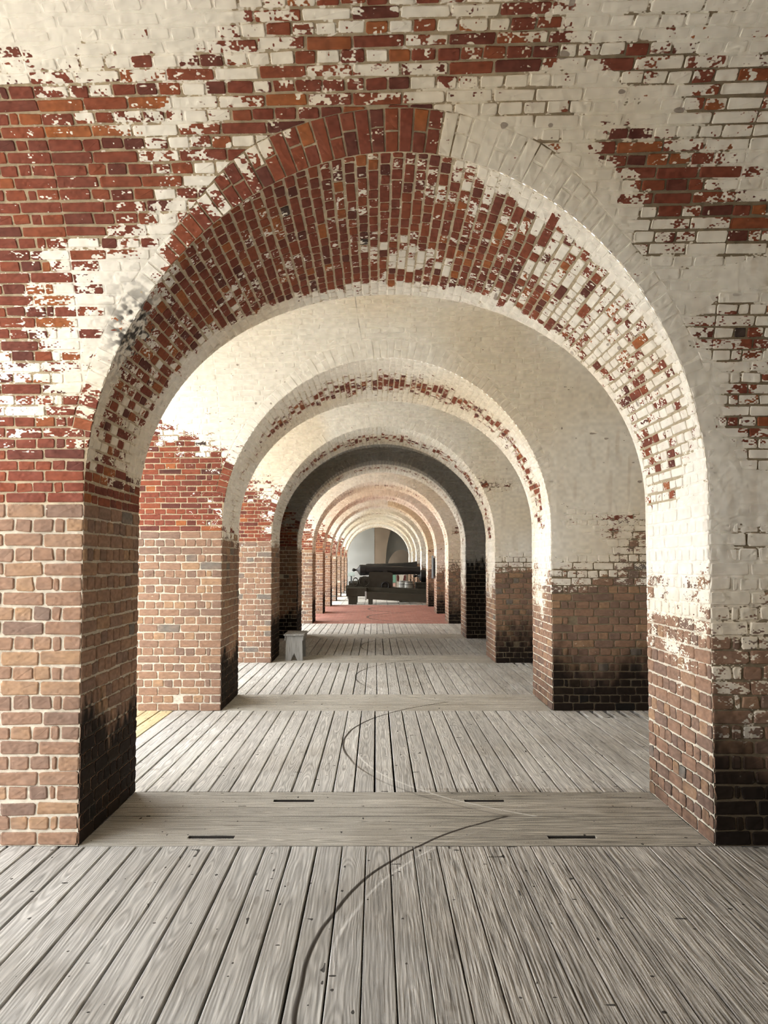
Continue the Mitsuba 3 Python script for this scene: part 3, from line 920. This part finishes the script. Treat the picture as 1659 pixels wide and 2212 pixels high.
sx0, sx1, sy0, sy1 = -1.405, -1.115, 11.86, 12.46
tag('wooden_stool', 'small grey plank stool with notched end boards, at the foot of the left jamb', 'stool')
obj('wooden_stool__seat', chamfer_box((sx0 - 0.012, sy0 - 0.02, 0.383), (sx1 + 0.012, sy1 + 0.02, 0.408), 0.004), 'stool_wood')
legp = Polygon([(sx0 + 0.012, 0), (sx0 + 0.095, 0), ((sx0 + sx1) / 2, 0.115), (sx1 - 0.095, 0), (sx1 - 0.012, 0), (sx1 - 0.022, 0.382), (sx0 + 0.022, 0.382)])
obj('wooden_stool__leg', extrude_xz(legp, sy0 + 0.022, sy0 + 0.045), 'stool_wood')
obj('wooden_stool__leg', extrude_xz(legp, sy1 - 0.045, sy1 - 0.022), 'stool_wood')
for xx in (sx0, sx1 - 0.02):
    obj('wooden_stool__apron', chamfer_box((xx, sy0, 0.31), (xx + 0.02, sy1, 0.3825), 0.003), 'stool_wood')

# ------------------------------------------------------------------ cannons in the far bays
def lathe_x(profile, seg=28):
    """profile of (x, radius) turned about the x axis"""
    p = np.array(profile, float)
    m = trimesh.creation.revolve(np.stack([np.maximum(p[:, 1], 0), p[:, 0]], 1), sections=seg)
    v = np.array(m.vertices)
    return trimesh.Trimesh(np.stack([v[:, 2], v[:, 1], -v[:, 0]], 1), m.faces, process=False)


def wheel(x, y, z, r, rim, width, spokes):
    ring = trimesh.creation.torus(r - rim, rim, major_sections=28, minor_sections=8)
    ring.apply_scale([1, 1, width / (2 * rim)])
    ms = [ring, trimesh.creation.cylinder(r * 0.18, width * 1.3, sections=14)]
    for i in range(spokes):
        b = trimesh.creation.box([2 * (r - rim), rim * 0.9, width * 0.4])
        b.apply_transform(trimesh.transformations.rotation_matrix(math.pi * i / spokes, [0, 0, 1]))
        ms.append(b)
    m = join(*ms)
    m.apply_transform(trimesh.transformations.rotation_matrix(math.pi / 2, [1, 0, 0]))
    m.apply_translation([x, y, z])
    return m


def barrel_profile(L, rb, rm):
    return [(-0.30, 0), (-0.295, 0.03), (-0.27, 0.055), (-0.235, 0.062), (-0.20, 0.05), (-0.17, 0.032), (-0.13, 0.035), (-0.09, 0.075), (-0.03, rb * 0.85), (0, rb * 0.97), (0.02, rb),
            (0.20, rb), (0.21, rb * 0.95), (0.235, rb * 0.95), (0.245, rb * 0.93), (L * 0.45, rb * 0.86), (L * 0.9, rm), (L * 0.93, rm * 1.02), (L * 0.97, rm * 1.16), (L - 0.01, rm * 1.13), (L, rm * 1.05), (L, rm * 0.5),
            (L - 0.3, rm * 0.48), (L - 0.3, 0)]


def sloped_bar(x0, x1, y0, y1, zb0, zt0, zb1, zt1):
    return extrude_xz(Polygon([(x0, zb0), (x1, zb1), (x1, zt1), (x0, zt0)]), y0, y1)


def gun(key, x, y, z, L, rb, rm, tilt):
    m = lathe_x(barrel_profile(L, rb, rm))
    m.apply_transform(trimesh.transformations.rotation_matrix(-tilt, [0, 1, 0]))
    m.apply_translation([x, y, z])
    obj(key + '__barrel', m, 'gun_iron', 35)
    tr = trimesh.creation.cylinder(rb * 0.42, rb * 3.0, sections=18)
    tr.apply_transform(trimesh.transformations.rotation_matrix(math.pi / 2, [1, 0, 0]))
    tr.apply_translation([x + L * 0.42, y, z - rb * 0.15 + L * 0.42 * math.sin(tilt)])
    obj(key + '__trunnion', tr, 'gun_iron', 35)


Yg = 28.85
tag('cannon', 'black iron cannon on a dark sloping carriage, nearest of the guns and seen side-on', 'cannon')
gun('cannon', -0.60, Yg, 1.235, 2.25, 0.20, 0.135, -0.012)
for s in (-1, 1):
    yy = Yg + s * 0.27
    cheek = Polygon([(-1.0, 0.56), (0.62, 0.50), (0.62, 1.12), (0.50, 1.16), (-0.22, 1.17), (-0.27, 1.12), (-0.27, 0.94), (-0.62, 0.93), (-0.66, 0.88), (-0.66, 0.76), (-0.96, 0.75), (-1.0, 0.71)])
    obj('cannon__cheek', extrude_xz(cheek, yy - 0.05, yy + 0.05), 'carriage_paint')
    obj('cannon__wheel', wheel(0.34, yy + s * 0.10, 0.655, 0.165, 0.035, 0.08, 2), 'gun_iron', 40)
obj('cannon__handwheel', wheel(-0.43, Yg - 0.42, 0.82, 0.195, 0.014, 0.03, 3), 'carriage_paint', 40)
ax = trimesh.creation.cylinder(0.025, 0.30, sections=10)
ax.apply_transform(trimesh.transformations.rotation_matrix(math.pi / 2, [1, 0, 0]))
ax.apply_translation([-0.43, Yg - 0.32, 0.82])
obj('cannon__axle', ax, 'gun_iron')
hd = trimesh.creation.torus(0.10, 0.014, major_sections=20, minor_sections=8)
hd.apply_transform(trimesh.transformations.rotation_matrix(math.pi / 2, [1, 0, 0]))
hd.apply_scale([0.9, 1, 1.5])
hd.apply_translation([-0.76, Yg - 0.36, 0.80])
obj('cannon__handle', hd, 'carriage_paint', 40)
obj('cannon__rail', sloped_bar(-1.12, 2.9, Yg - 0.62, Yg - 0.40, 0.385, 0.655, 0.20, 0.47), 'olive_paint')
obj('cannon__rail', sloped_bar(-1.12, 2.9, Yg + 0.30, Yg + 0.52, 0.385, 0.655, 0.20, 0.47), 'olive_paint')
obj('cannon__leg', join(chamfer_box((-1.0, Yg - 0.98, 0.0), (-0.70, Yg - 0.70, 0.30), 0.01), chamfer_box((-1.08, Yg - 1.0, 0.29), (-0.35, Yg - 0.60, 0.60), 0.01)), 'olive_paint')
obj('cannon__leg', chamfer_box((-0.28, Yg - 1.02, 0.0), (-0.12, Yg - 0.84, 0.40), 0.01), 'olive_paint')
obj('cannon__leg', chamfer_box((-1.0, Yg + 0.3, 0.0), (-0.70, Yg + 0.52, 0.40), 0.01), 'olive_paint')
obj('cannon__leg', chamfer_box((2.5, Yg - 0.62, 0.0), (2.8, Yg - 0.40, 0.26), 0.01), 'olive_paint')
obj('cannon__lower_beam', sloped_bar(-0.34, 2.9, Yg - 1.04, Yg - 0.84, 0.20, 0.46, 0.0, 0.29), 'olive_paint')
obj('cannon__beam_cap', chamfer_box((-0.40, Yg - 1.05, 0.16), (-0.34, Yg - 0.83, 0.47), 0.008), 'steel')

Y2 = yfront(8) + TH + 1.45
tag('cannon_001', 'second black cannon, its barrel rising to the right just above the nearest barrel', 'cannon')
gun('cannon_001', -0.40, Y2, 1.27, 2.15, 0.19, 0.16, 0.055)
for s in (-1, 1):
    yy = Y2 + s * 0.26
    cheek = Polygon([(-1.15, 0.5), (0.7, 0.5), (0.7, 1.15), (-0.2, 1.17), (-0.2, 0.92), (-0.7, 0.90), (-0.7, 0.74), (-1.15, 0.72)])
    obj('cannon_001__cheek', extrude_xz(cheek, yy - 0.05, yy + 0.05), 'carriage_paint')
    obj('cannon_001__rail', sloped_bar(-1.25, 2.9, yy - 0.09, yy + 0.09, 0.25, 0.5, 0.10, 0.35), 'olive_paint')
    obj('cannon_001__leg', chamfer_box((-1.2, yy - 0.09, 0.0), (-0.95, yy + 0.09, 0.3), 0.01), 'olive_paint')

Y3 = 29.78
tag('cannon_002', 'thick black breech of a third cannon on a boxy carriage, right of the two kegs', 'cannon')
gun('cannon_002', 1.735, Y3, 1.0, 1.5, 0.235, 0.2, 0.0)
obj('cannon_002__carriage', chamfer_box((1.52, 29.54, 0.0), (3.1, 30.02, 0.70), 0.01), 'carriage_paint')
obj('cannon_002__bed', chamfer_box((1.50, 29.52, 0.701), (3.12, 30.04, 0.76), 0.01), 'olive_paint')
fr = sbox(1.56, 0.08, 2.2, 0.64).difference(sbox(1.62, 0.16, 2.14, 0.56))
obj('cannon_002__frame', extrude_xz(fr, 29.515, 29.54), 'olive_paint')


def keg(key, x, y, z, r, h):
    t = np.linspace(0, 1, 9)
    prof = np.stack([r * (0.86 + 0.14 * np.sin(math.pi * t)), h * t], 1)
    prof = np.vstack([[0, 0], prof, [prof[-1, 0] - 0.015, h], [prof[-1, 0] - 0.015, h - 0.015], [0, h - 0.015]])
    staves = trimesh.creation.revolve(prof, sections=20)
    staves.apply_translation([x, y, z])
    obj(key + '__staves', staves, 'stave_wood')
    for t in (0.04, 0.26, 0.70, 0.92):
        rr = r * (0.86 + 0.14 * math.sin(math.pi * (t + 0.025))) + 0.004
        hoop = trimesh.creation.annulus(rr - 0.012, rr + 0.002, h * 0.05, sections=24)
        hoop.apply_translation([x, y, z + h * (t + 0.025)])
        obj(key + '__hoop', hoop, 'hoop_iron', 40)


tag('pallet', 'low dark wooden platform under the two kegs', 'platform')
obj('pallet__deck', chamfer_box((0.84, 29.55, 0.08), (1.44, 30.2, 0.33), 0.01), 'carriage_paint')
for xx in (0.9, 1.3):
    obj('pallet__runner', chamfer_box((xx, 29.58, 0.0), (xx + 0.1, 30.17, 0.081), 0.005), 'carriage_paint')
tag('keg', 'pale wooden keg with iron hoops, front one of the pair by the cannon', 'keg')
keg('keg', 1.265, 29.74, 0.33, 0.165, 0.46)
tag('keg_001', 'pale wooden keg half hidden behind the other keg', 'keg')
keg('keg_001', 1.03, 29.98, 0.33, 0.15, 0.48)

# reading panels and notices
tag('reading_panel', 'small pale blue slanted reading panel left of the cannon', 'sign')
pm = chamfer_box((-0.14, -0.12, -0.01), (0.14, 0.12, 0.01), 0.003)
pm.apply_transform(trimesh.transformations.rotation_matrix(math.radians(40), [1, 0, 0]))
pm.apply_translation([-1.03, 32.0, 1.03])
obj('reading_panel__board', pm, 'panel_blue')
obj('reading_panel__post', chamfer_box((-1.06, 31.98, 0.0), (-1.0, 32.04, 1.03), 0.004), 'panel_gray')
obj('reading_panel__foot', chamfer_box((-1.18, 31.86, 0.0), (-0.88, 32.16, 0.03), 0.004), 'panel_gray')
tag('display_board', 'green display board on a post under the cannon barrel', 'sign')
obj('display_board__panel', chamfer_box((0.70, 37.4, 0.55), (0.96, 37.43, 0.93), 0.004), 'panel_green')
obj('display_board__caption', chamfer_box((0.72, 37.4, 0.36), (0.94, 37.43, 0.52), 0.004), 'pink_poster')
obj('display_board__post', chamfer_box((0.80, 37.44, 0.0), (0.86, 37.5, 0.9), 0.004), 'panel_gray')
tag('display_board_001', 'white display board with dark red patches right of the green one', 'sign')
obj('display_board_001__panel', chamfer_box((1.00, 37.5, 0.30), (1.46, 37.53, 0.93), 0.004), 'panel_white')
for q in ([(1.02, 0.62), (1.10, 0.58), (1.13, 0.80), (1.08, 0.93), (1.01, 0.90)], [(1.30, 0.60), (1.45, 0.50), (1.45, 0.92), (1.36, 0.90), (1.33, 0.75)]):
    obj('display_board_001__patch', extrude_xz(Polygon(q), 37.485, 37.5), 'panel_red')
obj('display_board_001__post', chamfer_box((1.20, 37.53, 0.0), (1.26, 37.58, 0.9), 0.004), 'panel_gray')
tag('notice_panel', 'narrow dark grey notice panel fixed to the right jamb of the sixth arch', 'sign')
obj('notice_panel__board', chamfer_box((CX + A - 0.085, 23.20, 1.03), (CX + A - 0.065, 23.75, 1.72), 0.004), 'panel_gray')
obj('notice_panel__batten', chamfer_box((CX + A - 0.066, 23.3, 1.1), (CX + A - 0.016, 23.35, 1.65), 0.003), 'panel_gray')
obj('notice_panel__batten', chamfer_box((CX + A - 0.066, 23.6, 1.1), (CX + A - 0.016, 23.65, 1.65), 0.003), 'panel_gray')
